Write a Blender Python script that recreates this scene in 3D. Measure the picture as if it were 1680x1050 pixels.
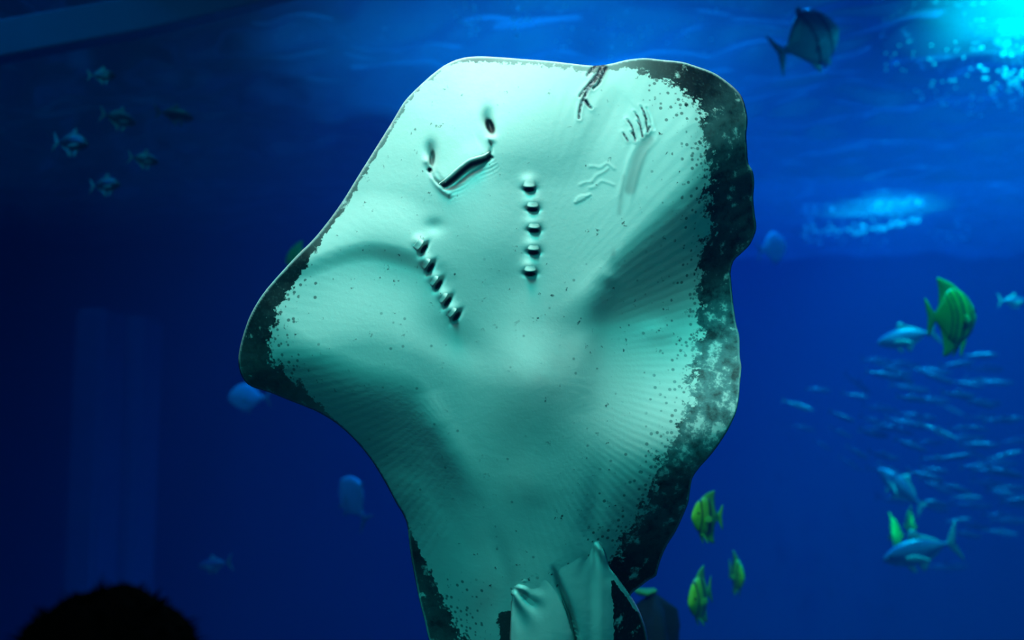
import bpy, bmesh, math, random
import numpy as np
from mathutils import Vector, Matrix, Euler

for o in list(bpy.data.objects):
    bpy.data.objects.remove(o, do_unlink=True)
SC = bpy.context.scene
COL = SC.collection
R = math.radians
rnd = random.Random(7)

# ------------------------------------------------------------------ camera, world, light, exposure
CAM = Vector((0.0, 0.0, 1.7))
PITCH = R(6.1)
F = 1680 * 35.0 / 36.0
cd = bpy.data.cameras.new('camera')
cd.lens = 35; cd.sensor_width = 36; cd.clip_start = 0.05; cd.clip_end = 100
cam = bpy.data.objects.new('camera', cd); COL.objects.link(cam)
cam.location = CAM; cam.rotation_euler = (R(90) + PITCH, 0, 0)
SC.camera = cam
cd.dof.use_dof = True; cd.dof.focus_distance = 2.26; cd.dof.aperture_fstop = 1.7
FWD = Vector((0, math.cos(PITCH), math.sin(PITCH)))
UPV = Vector((0, -math.sin(PITCH), math.cos(PITCH)))
RGT = Vector((1, 0, 0))
def P(u, v, d):
    return CAM + d * (FWD + ((u - 840) / F) * RGT + ((525 - v) / F) * UPV)

w = bpy.data.worlds.new('world'); SC.world = w; w.use_nodes = True
w.node_tree.nodes['Background'].inputs[0].default_value = (0.002, 0.012, 0.05, 1)
w.node_tree.nodes['Background'].inputs[1].default_value = 0.15
vs = SC.view_settings
vs.view_transform = 'Standard'; vs.look = 'None'; vs.exposure = 0.0; vs.gamma = 1.0
vs.use_curve_mapping = False
SC.cycles.max_bounces = 6; SC.cycles.transparent_max_bounces = 16
SC.cycles.volume_bounces = 0

def spot(name, loc, target, power, color, angle=60, blend=0.8, size=0.0):
    l = bpy.data.lights.new(name, 'SPOT'); l.energy = power; l.color = color
    l.spot_size = R(angle); l.spot_blend = blend; l.shadow_soft_size = size
    o = bpy.data.objects.new(name, l); COL.objects.link(o); o.location = loc
    o.rotation_euler = (Vector(target) - Vector(loc)).to_track_quat('-Z', 'Y').to_euler()
    return o
# the show lamp over the viewing window, then unseen fills added for the ray
spot('show_lamp', (-0.55, 0.78, 4.35), (0.06, 2.3, 2.06), 335, (0.05, 1.0, 0.96), 50, 1.0, 0.28)
spot('warm_slope_fill', (-0.35, 1.72, 4.5), (0.05, 2.27, 1.95), 350, (1.0, 0.62, 0.54), 46, 1.0, 0.6)  # added spot, unseen: reddens mainly the upward-facing slopes
spot('warm_head_fill', (-0.75, 0.6, 4.1), (-0.08, 2.3, 2.6), 58, (1.0, 0.42, 0.34), 30, 1.0, 0.3)  # added spot, unseen: puts red on the head
spot('front_fill', (0.2, -1.2, 3.4), (0.0, 2.3, 1.6), 58, (0.0, 1.0, 0.95), 60, 0.8, 0.4)  # unseen teal fill added behind the camera to lift the shaded skin
# blue floods high above the water
spot('blue_flood', (3.6, 9.0, 9.5), (3.4, 9.0, 0.0), 12500, (0.0, 0.24, 1.0), 100, 1.0)
spot('blue_flood', (7.0, 11.5, 9.5), (6.0, 11.0, 0.0), 5500, (0.0, 0.28, 1.0), 100, 1.0)
spot('cyan_flood', (3.4, 5.5, 5.6), (3.4, 5.8, 0.0), 7000, (0.0, 0.85, 1.0), 80, 1.0)
spot('cyan_flood', (4.3, 11.2, 5.4), (4.3, 11.5, 0.0), 2000, (0.0, 0.6, 1.0), 70, 1.0)  # extra spot added to brighten the far surface flecks
spot('blue_flood', (0.2, 6.6, 6.6), (0.3, 6.9, 0.0), 5200, (0.0, 0.28, 1.0), 90, 1.0)
spot('dim_blue_flood', (-4.5, 8.0, 10.5), (-4.0, 8.0, 0.0), 1300, (0.0, 0.34, 1.0), 90, 1.0)  # added to lift the dark water on the left
# added washes, no such lamps in view: brighten the fish and left water
spot('right_wash', (2.2, 2.2, 5.2), (3.2, 6.2, 2.0), 360, (0.0, 0.65, 1.0), 60, 1.0, 0.1)
spot('left_wash', (-2.2, 2.2, 5.0), (-1.9, 5.0, 2.4), 65, (0.0, 0.6, 1.0), 60, 1.0, 0.1)
spot('left_blue_wash', (-5.0, 1.9, 6.5), (-3.6, 9.0, 0.0), 650, (0.0, 0.22, 1.0), 80, 1.0, 0.1)

# ------------------------------------------------------------------ helpers
def tag(o, label=None, cat=None, group=None, kind=None):
    if label: o['label'] = label
    if cat: o['category'] = cat
    if group: o['group'] = group
    if kind: o['kind'] = kind
    return o
def empty(name, loc=(0, 0, 0), rot=(0, 0, 0)):
    o = bpy.data.objects.new(name, None); COL.objects.link(o)
    o.location = loc; o.rotation_euler = rot; o.empty_display_size = 0.1
    return o
def link(name, me, mat=None, parent=None, smooth=True):
    o = bpy.data.objects.new(name, me); COL.objects.link(o)
    if mat:
        for m in (mat if isinstance(mat, (list, tuple)) else [mat]): me.materials.append(m)
    if parent: o.parent = parent
    if smooth and len(me.polygons): me.polygons.foreach_set('use_smooth', [True] * len(me.polygons))
    return o
def pyd(name, verts, faces, mat=None, parent=None, smooth=True):
    me = bpy.data.meshes.new(name); me.from_pydata([tuple(v) for v in verts], [], faces); me.update()
    return link(name, me, mat, parent, smooth)
def npmesh(name, verts, quads, mats, parent=None):
    """verts (n,3), quads (m,4) numpy"""
    me = bpy.data.meshes.new(name)
    n, m = len(verts), len(quads)
    me.vertices.add(n); me.vertices.foreach_set('co', verts.astype(np.float32).ravel())
    me.loops.add(m * 4); me.loops.foreach_set('vertex_index', quads.astype(np.int32).ravel())
    me.polygons.add(m); me.polygons.foreach_set('loop_start', np.arange(0, m * 4, 4, dtype=np.int32))
    me.polygons.foreach_set('use_smooth', np.ones(m, dtype=bool))
    me.update(calc_edges=True); me.validate()
    return link(name, me, mats, parent, False)
def sstep(a, b, x):
    t = np.clip((x - a) / (b - a), 0, 1); return t * t * (3 - 2 * t)
def copy_tree(o, parent=None):
    c = o.copy(); COL.objects.link(c)
    if parent: c.parent = parent
    for ch in list(o.children): copy_tree(ch, c)
    return c

class NT:
    """small node-tree builder"""
    def __init__(s, name):
        s.m = bpy.data.materials.new(name); s.m.use_nodes = True
        s.t = s.m.node_tree; s.t.nodes.clear()
        s.out = s.t.nodes.new('ShaderNodeOutputMaterial')
    def n(s, typ, props=None, **ins):
        nd = s.t.nodes.new('ShaderNode' + typ)
        for k, v in (props or {}).items(): setattr(nd, k, v)
        for k, v in ins.items():
            key = int(k[1:]) if k[0] == '_' and k[1:].isdigit() else k.replace('_', ' ')
            s.put(nd.inputs[key], v)
        return nd
    def put(s, sock, v):
        if isinstance(v, bpy.types.NodeSocket): s.t.links.new(v, sock)
        elif isinstance(v, bpy.types.Node): s.t.links.new(v.outputs[0], sock)
        else:
            if isinstance(v, (tuple, list)) and len(v) == 3 and sock.type == 'RGBA': v = (*v, 1)
            sock.default_value = v
    def math(s, op, a, b=0.0, c=None, clamp=False):
        nd = s.t.nodes.new('ShaderNodeMath'); nd.operation = op; nd.use_clamp = clamp
        s.put(nd.inputs[0], a); s.put(nd.inputs[1], b)
        if c is not None: s.put(nd.inputs[2], c)
        return nd.outputs[0]
    def mix(s, f, a, b, mode='MIX'):
        nd = s.t.nodes.new('ShaderNodeMix'); nd.data_type = 'RGBA'; nd.blend_type = mode
        s.put(nd.inputs[0], f); s.put(nd.inputs[6], a); s.put(nd.inputs[7], b)
        return nd.outputs[2]
    def rng(s, v, a, b, c=0.0, d=1.0, smooth=True):
        nd = s.t.nodes.new('ShaderNodeMapRange')
        if smooth: nd.interpolation_type = 'SMOOTHSTEP'
        for i, x in enumerate((v, a, b, c, d)): s.put(nd.inputs[i], x)
        return nd.outputs[0]
    def attr(s, name):
        return s.n('Attribute', {'attribute_name': name}).outputs['Fac']
    def surf(s, sh):
        s.t.links.new(sh.outputs[0] if isinstance(sh, bpy.types.Node) else sh, s.out.inputs['Surface']); return s.m

def mat_noise(name, c1, c2, scale=8, rough=0.6, bump=0.1, spec=0.4, detail=4):
    k = NT(name)
    tc = k.n('TexCoord').outputs['Object']
    nz = k.n('TexNoise', Vector=tc, Scale=scale, Detail=detail)
    col = k.mix(nz.outputs[0], c1, c2)
    b = k.n('Bump', Height=nz.outputs[0], Strength=bump, Distance=0.02)
    return k.surf(k.n('BsdfPrincipled', Base_Color=col, Roughness=rough, Normal=b, **{'Specular_IOR_Level': spec}))

# ------------------------------------------------------------------ structure: the tank and the viewers' hall
WZ = 4.2
def box(name, lo, hi, mat, parent=None, bev=0.0):
    bm = bmesh.new(); bmesh.ops.create_cube(bm, size=1)
    for v in bm.verts:
        v.co = Vector([lo[i] + (v.co[i] + .5) * (hi[i] - lo[i]) for i in range(3)])
    if bev: bmesh.ops.bevel(bm, geom=bm.edges[:], offset=bev, segments=3, affect='EDGES')
    me = bpy.data.meshes.new(name); bm.to_mesh(me); bm.free()
    return link(name, me, mat, parent, False)
M_wall = mat_noise('tank_wall_paint', (0.02, 0.06, 0.16), (0.03, 0.09, 0.22), 1.2, 0.8, 0.05)
M_floor = mat_noise('tank_sand', (0.05, 0.08, 0.10), (0.08, 0.11, 0.13), 6, 0.9, 0.3)
M_hall = mat_noise('hall_carpet', (0.008, 0.008, 0.01), (0.014, 0.014, 0.018), 90, 0.95, 0.2)
XL, XR, YF, YB, ZF = -8.0, 10.0, 1.62, 14.0, -1.6
tag(box('wall_back', (XL - .3, YB, ZF - .3), (XR + .3, YB + .3, WZ + 1), M_wall), kind='structure')
tag(box('wall_left', (XL - .3, YF, ZF - .3), (XL, YB, WZ + 1), M_wall), kind='structure')
tag(box('wall_right', (XR, YF, ZF - .3), (XR + .3, YB, WZ + 1), M_wall), kind='structure')
tag(box('floor', (XL, YF, ZF - .3), (XR, YB, ZF), M_floor), kind='structure')
tag(box('floor_hall', (XL, -3.0, -0.2), (XR, YF - .13, 0.0), M_hall), kind='structure')
# clear acrylic viewing pane
k = NT('clear_acrylic'); M_pane = k.surf(k.n('BsdfTransparent', Color=(1, 1, 1, 1)))
tag(box('window_1', (XL, YF - .12, -0.3), (XR, YF - .01, WZ + .5), M_pane), kind='structure')
# the water itself
k = NT('sea_water')
va = k.n('VolumeAbsorption', Color=(0.05, 0.80, 0.95), Density=0.16)
vsn = k.n('VolumeScatter', Color=(0.06, 0.26, 0.95), Density=0.055, Anisotropy=0.25)
ad = k.n('AddShader'); k.t.links.new(va.outputs[0], ad.inputs[0]); k.t.links.new(vsn.outputs[0], ad.inputs[1])
k.t.links.new(ad.outputs[0], k.out.inputs['Volume'])
tag(box('water', (XL + .01, YF, ZF + .01), (XR - .01, YB - .01, WZ - .12), k.m), kind='structure')
# rippled water surface seen from below
def water_surface():
    xs = np.arange(XL + .02, XR - .01, 0.045); ys = np.arange(4.2, YB - .02, 0.045)
    X, Y = np.meshgrid(xs, ys)
    Z = np.zeros_like(X); rg = np.random.default_rng(4)
    for i in range(46):
        wl = 0.22 * (1.09 ** rg.uniform(0, 22)); a = rg.normal(1.2, 0.75); ph = rg.uniform(0, 6.28)
        kx, ky = math.cos(a) * 6.283 / wl, math.sin(a) * 6.283 / wl
        Z += 0.0115 * wl ** 1.0 * np.sin(kx * X + ky * Y + ph + 0.8 * np.sin(0.7 * X + 0.5 * Y + i))
    v = np.stack([X.ravel(), Y.ravel(), WZ + Z.ravel()], 1)
    nx, ny = len(xs), len(ys); idx = np.arange(nx * ny).reshape(ny, nx)
    q = np.stack([idx[:-1, :-1], idx[:-1, 1:], idx[1:, 1:], idx[1:, :-1]], -1).reshape(-1, 4)
    k = NT('rippled_surface')
    tr = k.n('BsdfTranslucent', Color=(0.55, 0.8, 0.95))
    tp = k.n('BsdfTransparent', Color=(0.75, 0.85, 0.95))
    gl = k.n('BsdfGlossy', Color=(0.8, 0.9, 1.0), Roughness=0.12)
    m1 = k.n('MixShader', _0=0.09); k.t.links.new(tp.outputs[0], m1.inputs[1]); k.t.links.new(tr.outputs[0], m1.inputs[2])
    m2 = k.n('MixShader', _0=0.72); k.t.links.new(m1.outputs[0], m2.inputs[1]); k.t.links.new(gl.outputs[0], m2.inputs[2])
    return npmesh('water_surface', v, q, k.surf(m2))
tag(water_surface(), kind='structure')

# ------------------------------------------------------------------ sheets: animals' discs and fins as two-sided relief
RD = 2.30                 # distance of the ray from the camera
PXM = RD / F              # one picture pixel in metres at that distance
def spline(pts, step=3.0, closed=True):
    p = np.array(pts, float); n = len(p); out = []
    rngi = range(n) if closed else range(n - 1)
    for i in rngi:
        if closed: a, b, c, d = p[i - 1], p[i], p[(i + 1) % n], p[(i + 2) % n]
        else: a, b, c, d = p[max(i - 1, 0)], p[i], p[i + 1], p[min(i + 2, n - 1)]
        m = max(2, int(np.linalg.norm(c - b) / step))
        t = np.linspace(0, 1, m, endpoint=False)[:, None]
        out.append(0.5 * (2 * b + (c - a) * t + (2 * a - 5 * b + 4 * c - d) * t ** 2 + (3 * b - a - 3 * c + d) * t ** 3))
    return np.concatenate(out + ([] if closed else [p[-1:]]))
def inside(U, V, poly):
    r = np.zeros(U.shape, bool); x, y = poly[:, 0], poly[:, 1]; x2, y2 = np.roll(x, -1), np.roll(y, -1)
    for i in range(len(poly)):
        if y[i] == y2[i]: continue
        c = (y[i] > V) != (y2[i] > V)
        r ^= c & (U < (x2[i] - x[i]) * (V - y[i]) / (y2[i] - y[i]) + x[i])
    return r
def nearest(U, V, pts, chunk=20000):
    d = np.empty(len(U), np.float32); ix = np.empty(len(U), np.int32)
    px, py = pts[:, 0].astype(np.float32), pts[:, 1].astype(np.float32)
    for s in range(0, len(U), chunk):
        q = (U[s:s + chunk, None].astype(np.float32) - px) ** 2 + (V[s:s + chunk, None].astype(np.float32) - py) ** 2
        j = q.argmin(1); ix[s:s + chunk] = j; d[s:s + chunk] = np.sqrt(q[np.arange(len(j)), j])
    return d, ix
def unproject(U, V, H):
    """picture-plane pattern (U, V) with relief H (pixels, towards the viewer) -> metres"""
    d = (RD - H * PXM)[:, None]
    f, u, r, c = (np.array(a) for a in (FWD, UPV, RGT, CAM))
    return c + d * (f + ((U - 840) / F)[:, None] * r + ((525 - V) / F)[:, None] * u)
def sheet(name, outline, hfun, thick, mats, step=2.0, parent=None, afun=None, tfall=60.0):
    ol = spline(outline)
    u0, v0 = ol.min(0) - 4; u1, v1 = ol.max(0) + 4
    gu, gv = np.arange(u0, u1, step), np.arange(v0, v1, step)
    GU, GV = np.meshgrid(gu, gv)
    ins = inside(GU, GV, ol)
    cell = ins[:-1, :-1] & ins[:-1, 1:] & ins[1:, 1:] & ins[1:, :-1]
    used = np.zeros_like(ins)
    for a in (slice(None, -1), slice(1, None)):
        for b in (slice(None, -1), slice(1, None)): used[a, b] |= cell
    allc = np.zeros_like(ins)      # vertices whose four cells are all there are interior
    pad = np.pad(cell, 1)
    allc = pad[:-1, :-1] & pad[:-1, 1:] & pad[1:, :-1] & pad[1:, 1:]
    bnd = used & ~allc
    idx = -np.ones(ins.shape, int); idx[used] = np.arange(used.sum())
    U, V = GU[used].copy(), GV[used].copy(); B = bnd[used]
    D, IX = nearest(U, V, ol)
    fine = spline(outline, 0.4); jx = nearest(U[B], V[B], fine)[1]
    U[B], V[B] = fine[jx, 0], fine[jx, 1]; D[B] = 0
    H = hfun(U, V, D, IX, ol)
    T = thick * (1 - np.exp(-D / tfall))
    n = len(U)
    front = unproject(U, V, H)
    bi = np.full(n, -1); bi[~B] = n + np.arange((~B).sum()); bi[B] = np.nonzero(B)[0]
    back = unproject(U, V, H - T - 0.6)[~B]
    q = np.stack([idx[:-1, :-1][cell], idx[1:, :-1][cell], idx[1:, 1:][cell], idx[:-1, 1:][cell]], -1)
    qb = bi[q][:, ::-1]
    verts = np.concatenate([front, back]); quads = np.concatenate([q, qb])
    o = npmesh(name, verts, quads, mats, parent)
    mi = np.zeros(len(quads), np.int32); mi[len(q):] = 1
    if len(o.data.polygons) == len(quads): o.data.polygons.foreach_set('material_index', mi)
    if afun:
        for an, val in afun(U, V, D, IX, ol).items():
            at = o.data.attributes.new(an, 'FLOAT', 'POINT')
            at.data.foreach_set('value', np.concatenate([val, val[~B]]).astype(np.float32))
    return o
def polydist(U, V, pts, rad=60):
    """distance to an open polyline, its parameter 0..1, and the signed side (only near it is it exact)"""
    p = spline(pts, 2.0, False)
    d, ix = nearest(U, V, p)
    tg = np.gradient(p, axis=0); tg /= np.linalg.norm(tg, axis=1)[:, None] + 1e-9
    side = (U - p[ix, 0]) * -tg[ix, 1] + (V - p[ix, 1]) * tg[ix, 0]     # + = right of travel in picture (y down)
    return d, ix / (len(p) - 1), side
def near(U, V, pts, margin):
    p = np.array(pts); return (U > p[:, 0].min() - margin) & (U < p[:, 0].max() + margin) & (V > p[:, 1].min() - margin) & (V < p[:, 1].max() + margin)
def gauss(U, V, u, v, a, b=None, ang=0.0):
    b = b or a; c, s = math.cos(R(ang)), math.sin(R(ang))
    x, y = (U - u) * c + (V - v) * s, -(U - u) * s + (V - v) * c
    return np.exp(-(x / a) ** 2 - (y / b) ** 2)
def lerp(x, xs, ys): return np.interp(x, xs, ys)
def pch(x, xs, ys):
    """smooth interpolation through knots"""
    g = np.arange(xs[0] - 60.0, xs[-1] + 61.0); y = np.interp(g, xs, ys)
    w_ = np.hanning(51); w_ /= w_.sum()
    return np.interp(x, g, np.convolve(np.pad(y, 25, mode='edge'), w_, 'valid'))

# ------------------------------------------------------------------ the stingray
# outline points: u, v, width of the dark margin, its strength, pallor (mottling)
OUT = [
 (735,104,6,.55,0),(760,95,9,.8,0),(787,92.5,10,.9,0),(820,94,11,.6,0),(860,97,12,.5,0),(900,100,11,.5,0),(940,104.5,12,.5,0),(968,107.5,12,.6,0),
 (986,107,12,.7,0),(1005,104,12,.7,0),(1030,98,16,.9,0),(1058,95.5,26,1.1,0),(1085,98,34,1.2,0),(1118,101.5,44,1.3,0),(1140,108,52,1.3,0),(1168,118,62,1.3,0),
 (1186,129,66,1.3,.1),(1207,146,66,1.3,.25),(1218,161,70,1.3,.3),(1223.5,178,76,1.3,.35),(1226.5,198,76,1.2,.35),(1224.5,222,72,1.2,.35),(1226,245,68,1.3,.3),(1228,268,68,1.35,.25),
 (1235,281,72,1.4,.2),(1237.5,300,78,1.4,.2),(1236,325,78,1.4,.25),(1238,348,80,1.4,.3),(1241,372,84,1.4,.35),(1237,388,80,1.4,.35),(1229,403,74,1.4,.35),(1216,416,62,1.4,.3),
 (1204,428,56,1.4,.15),(1199,446,52,1.4,.2),(1200.5,470,52,1.4,.4),(1203,497,52,1.3,.55),(1208,532,66,1.3,.6),(1213,552,76,1.25,.7),(1214,585,80,1.2,.8),(1216.5,603,82,1.2,.85),
 (1214,630,82,1.2,.9),(1212,655,80,1.2,.9),(1207,678,78,1.2,.9),(1195,704,74,1.2,.9),(1180,728,72,1.2,.85),(1165,748,68,1.25,.8),(1147,768,58,1.2,.8),(1136,785,58,1.3,.6),
 (1132,806,60,1.35,.5),(1129,825,62,1.35,.5),(1119,850,62,1.35,.5),(1108,873,62,1.35,.5),(1096,892,66,1.35,.35),(1086,913,70,1.4,.2),(1079,935,72,1.4,.1),(1076,945,70,1.4,.05),
 (1063,953,66,1.4,.05),(1050,963,62,1.4,0),(1035,976,60,1.4,0),(1015,1010,40,1.4,0),(1002,1060,20,1.2,0),(985,1120,10,.8,0),(955,1180,8,.8,0),(900,1200,8,.8,0),(852,1180,8,.8,0),(836,1135,18,1.2,0),
 (815,1150,40,1.2,0),(780,1152,60,1.2,.1),(745,1130,64,1.2,.1),(718,1088,58,1.2,.1),(704,1050,50,1.25,.15),(697,1020,44,1.3,.2),(688,985,36,1.3,.2),(681,950,28,1.3,.2),(675,918,20,1.3,.15),
 (671,888,12,1.2,.1),(668,862,3,.3,0),(660,842,2,0,0),(650,826,2,0,0),(638,803,2,0,0),(622,775,2,0,0),(604,748,2,0,0),(584,724,2,0,0),(562,703,3,.3,0),(542,688,6,.5,0),(520,675.5,14,.8,.2),
 (500,667,22,1.0,.25),(472,656,34,1.1,.25),(442,644,48,1.2,.25),(415,635.5,56,1.25,.2),(402,626,58,1.25,.2),(394,611,58,1.25,.2),(391,592,56,1.25,.2),(393.5,571,52,1.25,.15),(400,546,46,1.3,.1),
 (409,521,42,1.3,.1),(421,498,38,1.3,.1),(436,476,34,1.3,.05),(455,454,30,1.3,.05),(475,432,24,1.3,.05),(492,414,19,1.3,0),(507,400,14,1.2,0),(524,381,11,1.1,0),(546,353,10,1.1,0),(566,324,10,1.0,0),
 (585,293,9,.9,0),(605,261,9,.9,0),(625,229,8,.8,0),(645,197,8,.75,0),(664,166,7,.7,0),(688,141,6,.6,0),(713,119,6,.55,0)]
OUTA = np.array(OUT, float)
OUTLINE = OUTA[:, :2].tolist()
SEGN = None
def along(ix, ol, col):
    """outline property col at outline sample ix"""
    d, j = nearest(OUTA[:, 0], OUTA[:, 1], ol)
    order = np.argsort(j); xs, ys = j[order].astype(float), OUTA[order, col]
    xs = np.concatenate([[xs[-1] - len(ol)], xs, [xs[0] + len(ol)]]); ys = np.concatenate([[ys[-1]], ys, [ys[0]]])
    return np.interp(ix, xs, ys)

MOUTH = [(721,303),(730,297),(740,289),(750,280),(762,270),(771,264),(780,261),(790,258),(797,255),(804,250)]
CREASE_R = [(804,252),(806,243),(804,233),(799,226)]
CREASE_L = [(722,303),(715,296),(710,288),(705,280)]
GILL_R = [(868.5,309,0),(874,342,2),(876.5,376.5,2),(875.5,412.5,2),(870,447.5,0)]
GILL_L = [(694.5,407.5,-55),(705.5,438.5,-57),(718.5,466.5,-55),(733.5,494.5,-54),(748,518.5,-52)]
GASH = [[(990,104),(984,116),(975,128),(966,139),(958,148),(951,158)],[(985,120),(976,132),(968,142),(962,152),(957,163),(952,176),(950,194)],[(994,112),(988,124),(982,137),(973,145)],[(961,166),(966,173),(970,177)],
        [(980,106),(972,113),(963,124)]]
CUTS = [[(1022,218),(1026,224),(1030,231)],[(1029,196),(1036,206),(1040,218),(1042,230)],[(1035,216),(1041,224),(1042,231)],[(1041,184),(1048,195),(1051,208),(1054,224)],[(1046,199),(1051,206)],
        [(1051,174),(1056,183),(1059,193),(1061,206),(1063,215)],[(1056,186),(1061,196)],[(1062,218),(1066,208)],[(1061,177),(1067,190),(1070,204),(1073,212)]]
WRIGGLES = [[(968,273),(976,273),(984,275),(992,270),(997,268),(1008,277)],[(951,303),(962,299),(970,298),(979,288),(992,281),(997,276)],[(968,308),(976,306),(984,298),(990,297),(1006,303)]]
SCAB = [(941,333),(946,323),(956,319),(971,318),(958,328),(944,334)]

def relief(U, V, D, IX, ol):
    H = np.zeros_like(U)
    # trunk
    ax = pch(V, [90, 300, 560, 900, 1200], [850, 775, 840, 905, 905])
    H += 34 * np.exp(-((U - ax) / 150) ** 2) * sstep(60, 260, V)
    H += 14 * np.exp(-((U - ax - 20) / 75) ** 2) * sstep(520, 640, V)
    # snout and front edges roll back from the viewer
    top = sstep(520, 300, V)
    H -= top * 34 * np.exp(-D / 70.0)
    H -= (1 - top) * 10 * np.exp(-D / 40.0) * sstep(1000, 800, U)
    # ridge from the brow to the gills on the right, shaded side to the right
    d, t, s = polydist(U, V, [(1030, 112), (1000, 132), (975, 165), (950, 205), (930, 245), (912, 275), (895, 305)])
    H += np.where(s < 0, -9 * sstep(0, 60, -s), 0) * sstep(1.0, .35, t) * sstep(0, .3, t) * np.exp(-(d / 48) ** 2)
    # left wing
    wl = sstep(770, 650, U)
    c1 = pch(U, [380, 430, 500, 560, 605, 650, 700, 760], [470, 447, 427, 405, 396, 404, 421, 440])
    dv = V - c1
    H += wl * (17 * sstep(-90, 0, dv) - 9 * sstep(-4, 34, dv) + 20 * sstep(40, 170, dv))
    c2 = pch(U, [380, 430, 480, 540, 600, 650, 690, 715, 745, 790, 830], [470, 520, 566, 606, 630, 637, 650, 690, 735, 800, 860])
    dv = V - c2
    wl2 = sstep(850, 600, U)
    H -= wl2 * (44 * sstep(-35, 140, dv) + 44 * sstep(80, 330, dv) - 34 * sstep(270, 430, dv))
    # right wing: two waves
    wr = sstep(890, 1160, U)
    a = pch(U, [920, 960, 1040, 1120, 1180, 1240], [500, 465, 375, 295, 240, 220])
    b = pch(U, [920, 1000, 1100, 1180, 1240], [560, 535, 525, 505, 490])
    c = pch(U, [920, 980, 1050, 1120, 1240], [720, 750, 752, 735, 700])
    t1 = np.clip((V - 95) / (a - 95), 0, 1); t2 = np.clip((V - a) / (b - a), 0, 1)
    t3 = np.clip((V - b) / (c - b), 0, 1); t4 = np.clip((V - c) / 240, 0, 1)
    sm = lambda x: x * x * (3 - 2 * x)
    H += wr * (22 * sm(t1) - 80 * sm(t2) + 96 * sm(t3) - 92 * sm(t4))
    H += wr * -26 * sstep(1120, 1240, U) * sstep(560, 420, V)
    # folds between belly and wings
    d, t, s = polydist(U, V, [(992, 700), (985, 760), (976, 820), (972, 870), (985, 900), (1005, 940)])
    H -= 5 * np.exp(-(d / 18) ** 2) * sstep(0, .8, t)
    d, t, s = polydist(U, V, [(790, 820), (812, 880), (828, 930), (836, 975), (838, 1060)])
    H -= 6 * np.exp(-(d / 16) ** 2) * sstep(0, .8, t)
    d, t, s = polydist(U, V, [(1000, 430), (985, 470), (968, 520), (955, 600), (958, 680)])
    H += 6 * np.exp(-(d / 28) ** 2) * sstep(0, .3, t) * sstep(1, .6, t)
    d, t, s = polydist(U, V, [(906, 925), (917, 963), (927, 987), (935, 1008), (941, 1028), (945, 1050), (948, 1120)])
    H -= 16 * np.exp(-(d / 4.5) ** 2) * sstep(0, .3, t) + 4 * np.exp(-(d / 16) ** 2) * sstep(0, .5, t)
    d, t, s = polydist(U, V, [(700, 640), (712, 690), (738, 740), (790, 830)])
    H += 5 * np.exp(-(d / 26) ** 2) * sstep(1, .5, t) * sstep(0, .3, t)
    H += 7 * gauss(U, V, 790, 390, 60, 80) - 5 * gauss(U, V, 712, 372, 16, 12) - 4 * gauss(U, V, 845, 470, 40, 50) + 5 * gauss(U, V, 640, 350, 60, 50)
    H += -6 * gauss(U, V, 745, 560, 60, 30, 30) + 6 * gauss(U, V, 880, 640, 60, 90) - 1 * gauss(U, V, 850, 720, 30, 60) + 2.5 * gauss(U, V, 870, 800, 50, 40)
    H += 5 * gauss(U, V, 1080, 545, 28, 18) + 2 * gauss(U, V, 1000, 455, 14, 10, 40)
    # the body sinks away towards the tail
    H -= 0.20 * 70 * np.log1p(np.exp((V - 660) / 70.0))
    # nostrils
    H -= 14 * gauss(U, V, 804, 207, 7, 13, -20) + 8 * gauss(U, V, 801, 192, 10, 15)
    H -= 14 * gauss(U, V, 708, 260, 6, 14, 0) + 8 * gauss(U, V, 706, 246, 10, 15)
    H += 7 * gauss(U, V, 701, 264, 6, 7) - 9 * gauss(U, V, 705, 279, 3.2, 3.2)
    H += 4 * gauss(U, V, 806, 228, 7, 6)
    m = near(U, V, MOUTH + CREASE_R + CREASE_L, 45)
    u, v = U[m], V[m]
    d, t, s = polydist(u, v, MOUTH)
    endw = sstep(0, .06, t) * sstep(1, .96, t)
    flap = np.where(s < 0, 1, 0)
    h = np.zeros_like(u)
    h += 5.5 * np.exp(-(np.clip(-s, 0, 99) / 22) ** 2) * flap * sstep(0, .15, t) * sstep(1, .85, t)             # naso-labial flap above the mouth
    h -= np.where(s < 6, 10 * np.exp(-((s - 6) / 4.5) ** 2), 10 * np.exp(-((s - 6) / 4.5) ** 2)) * endw * (d < 20)
    h -= np.where(s < 6, np.exp(-((s - 6) / 4.5) ** 2), np.exp(-((s - 6) / 24) ** 2)) * 5 * sstep(0, .25, t) * sstep(1, .75, t)                       # the open mouth
    wr_ = np.sin(u * .55 + v * .9 + 2.0 * np.sin(u * .13)) * np.exp(-((s - 20) / 12) ** 2) * (s > 2) * endw
    h += 0.7 * wr_
    d, t, s = polydist(u, v, CREASE_R); h -= 6 * np.exp(-(d / 2.6) ** 2) * sstep(1, .5, t)
    d, t, s = polydist(u, v, CREASE_L); h -= 6 * np.exp(-(d / 2.6) ** 2) * sstep(1, .5, t)
    d, t, s = polydist(u, v, [(712, 292), (718, 302), (726, 311), (736, 318)]); h += 5 * np.exp(-(d / 5) ** 2)
    H[m] += h
    # gill openings
    for (gu, gv, ga) in GILL_R:
        H += 6 * gauss(U, V, gu - 1, gv - 12, 12, 10) - 12 * gauss(U, V, gu, gv + 2, 9, 4.0, ga)
    for (gu, gv, ga) in GILL_L:
        H += 6 * gauss(U, V, gu - 7, gv - 12, 10, 9) - 12 * gauss(U, V, gu + 1, gv + 1, 11, 3.6, ga)
    # wounds
    for ln in GASH:
        m = near(U, V, ln, 12); d, t, s = polydist(U[m], V[m], ln)
        H[m] += np.exp(-(d / 5) ** 2) * 2.2 - 4.5 * np.exp(-(d / 2.2) ** 2)
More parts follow.
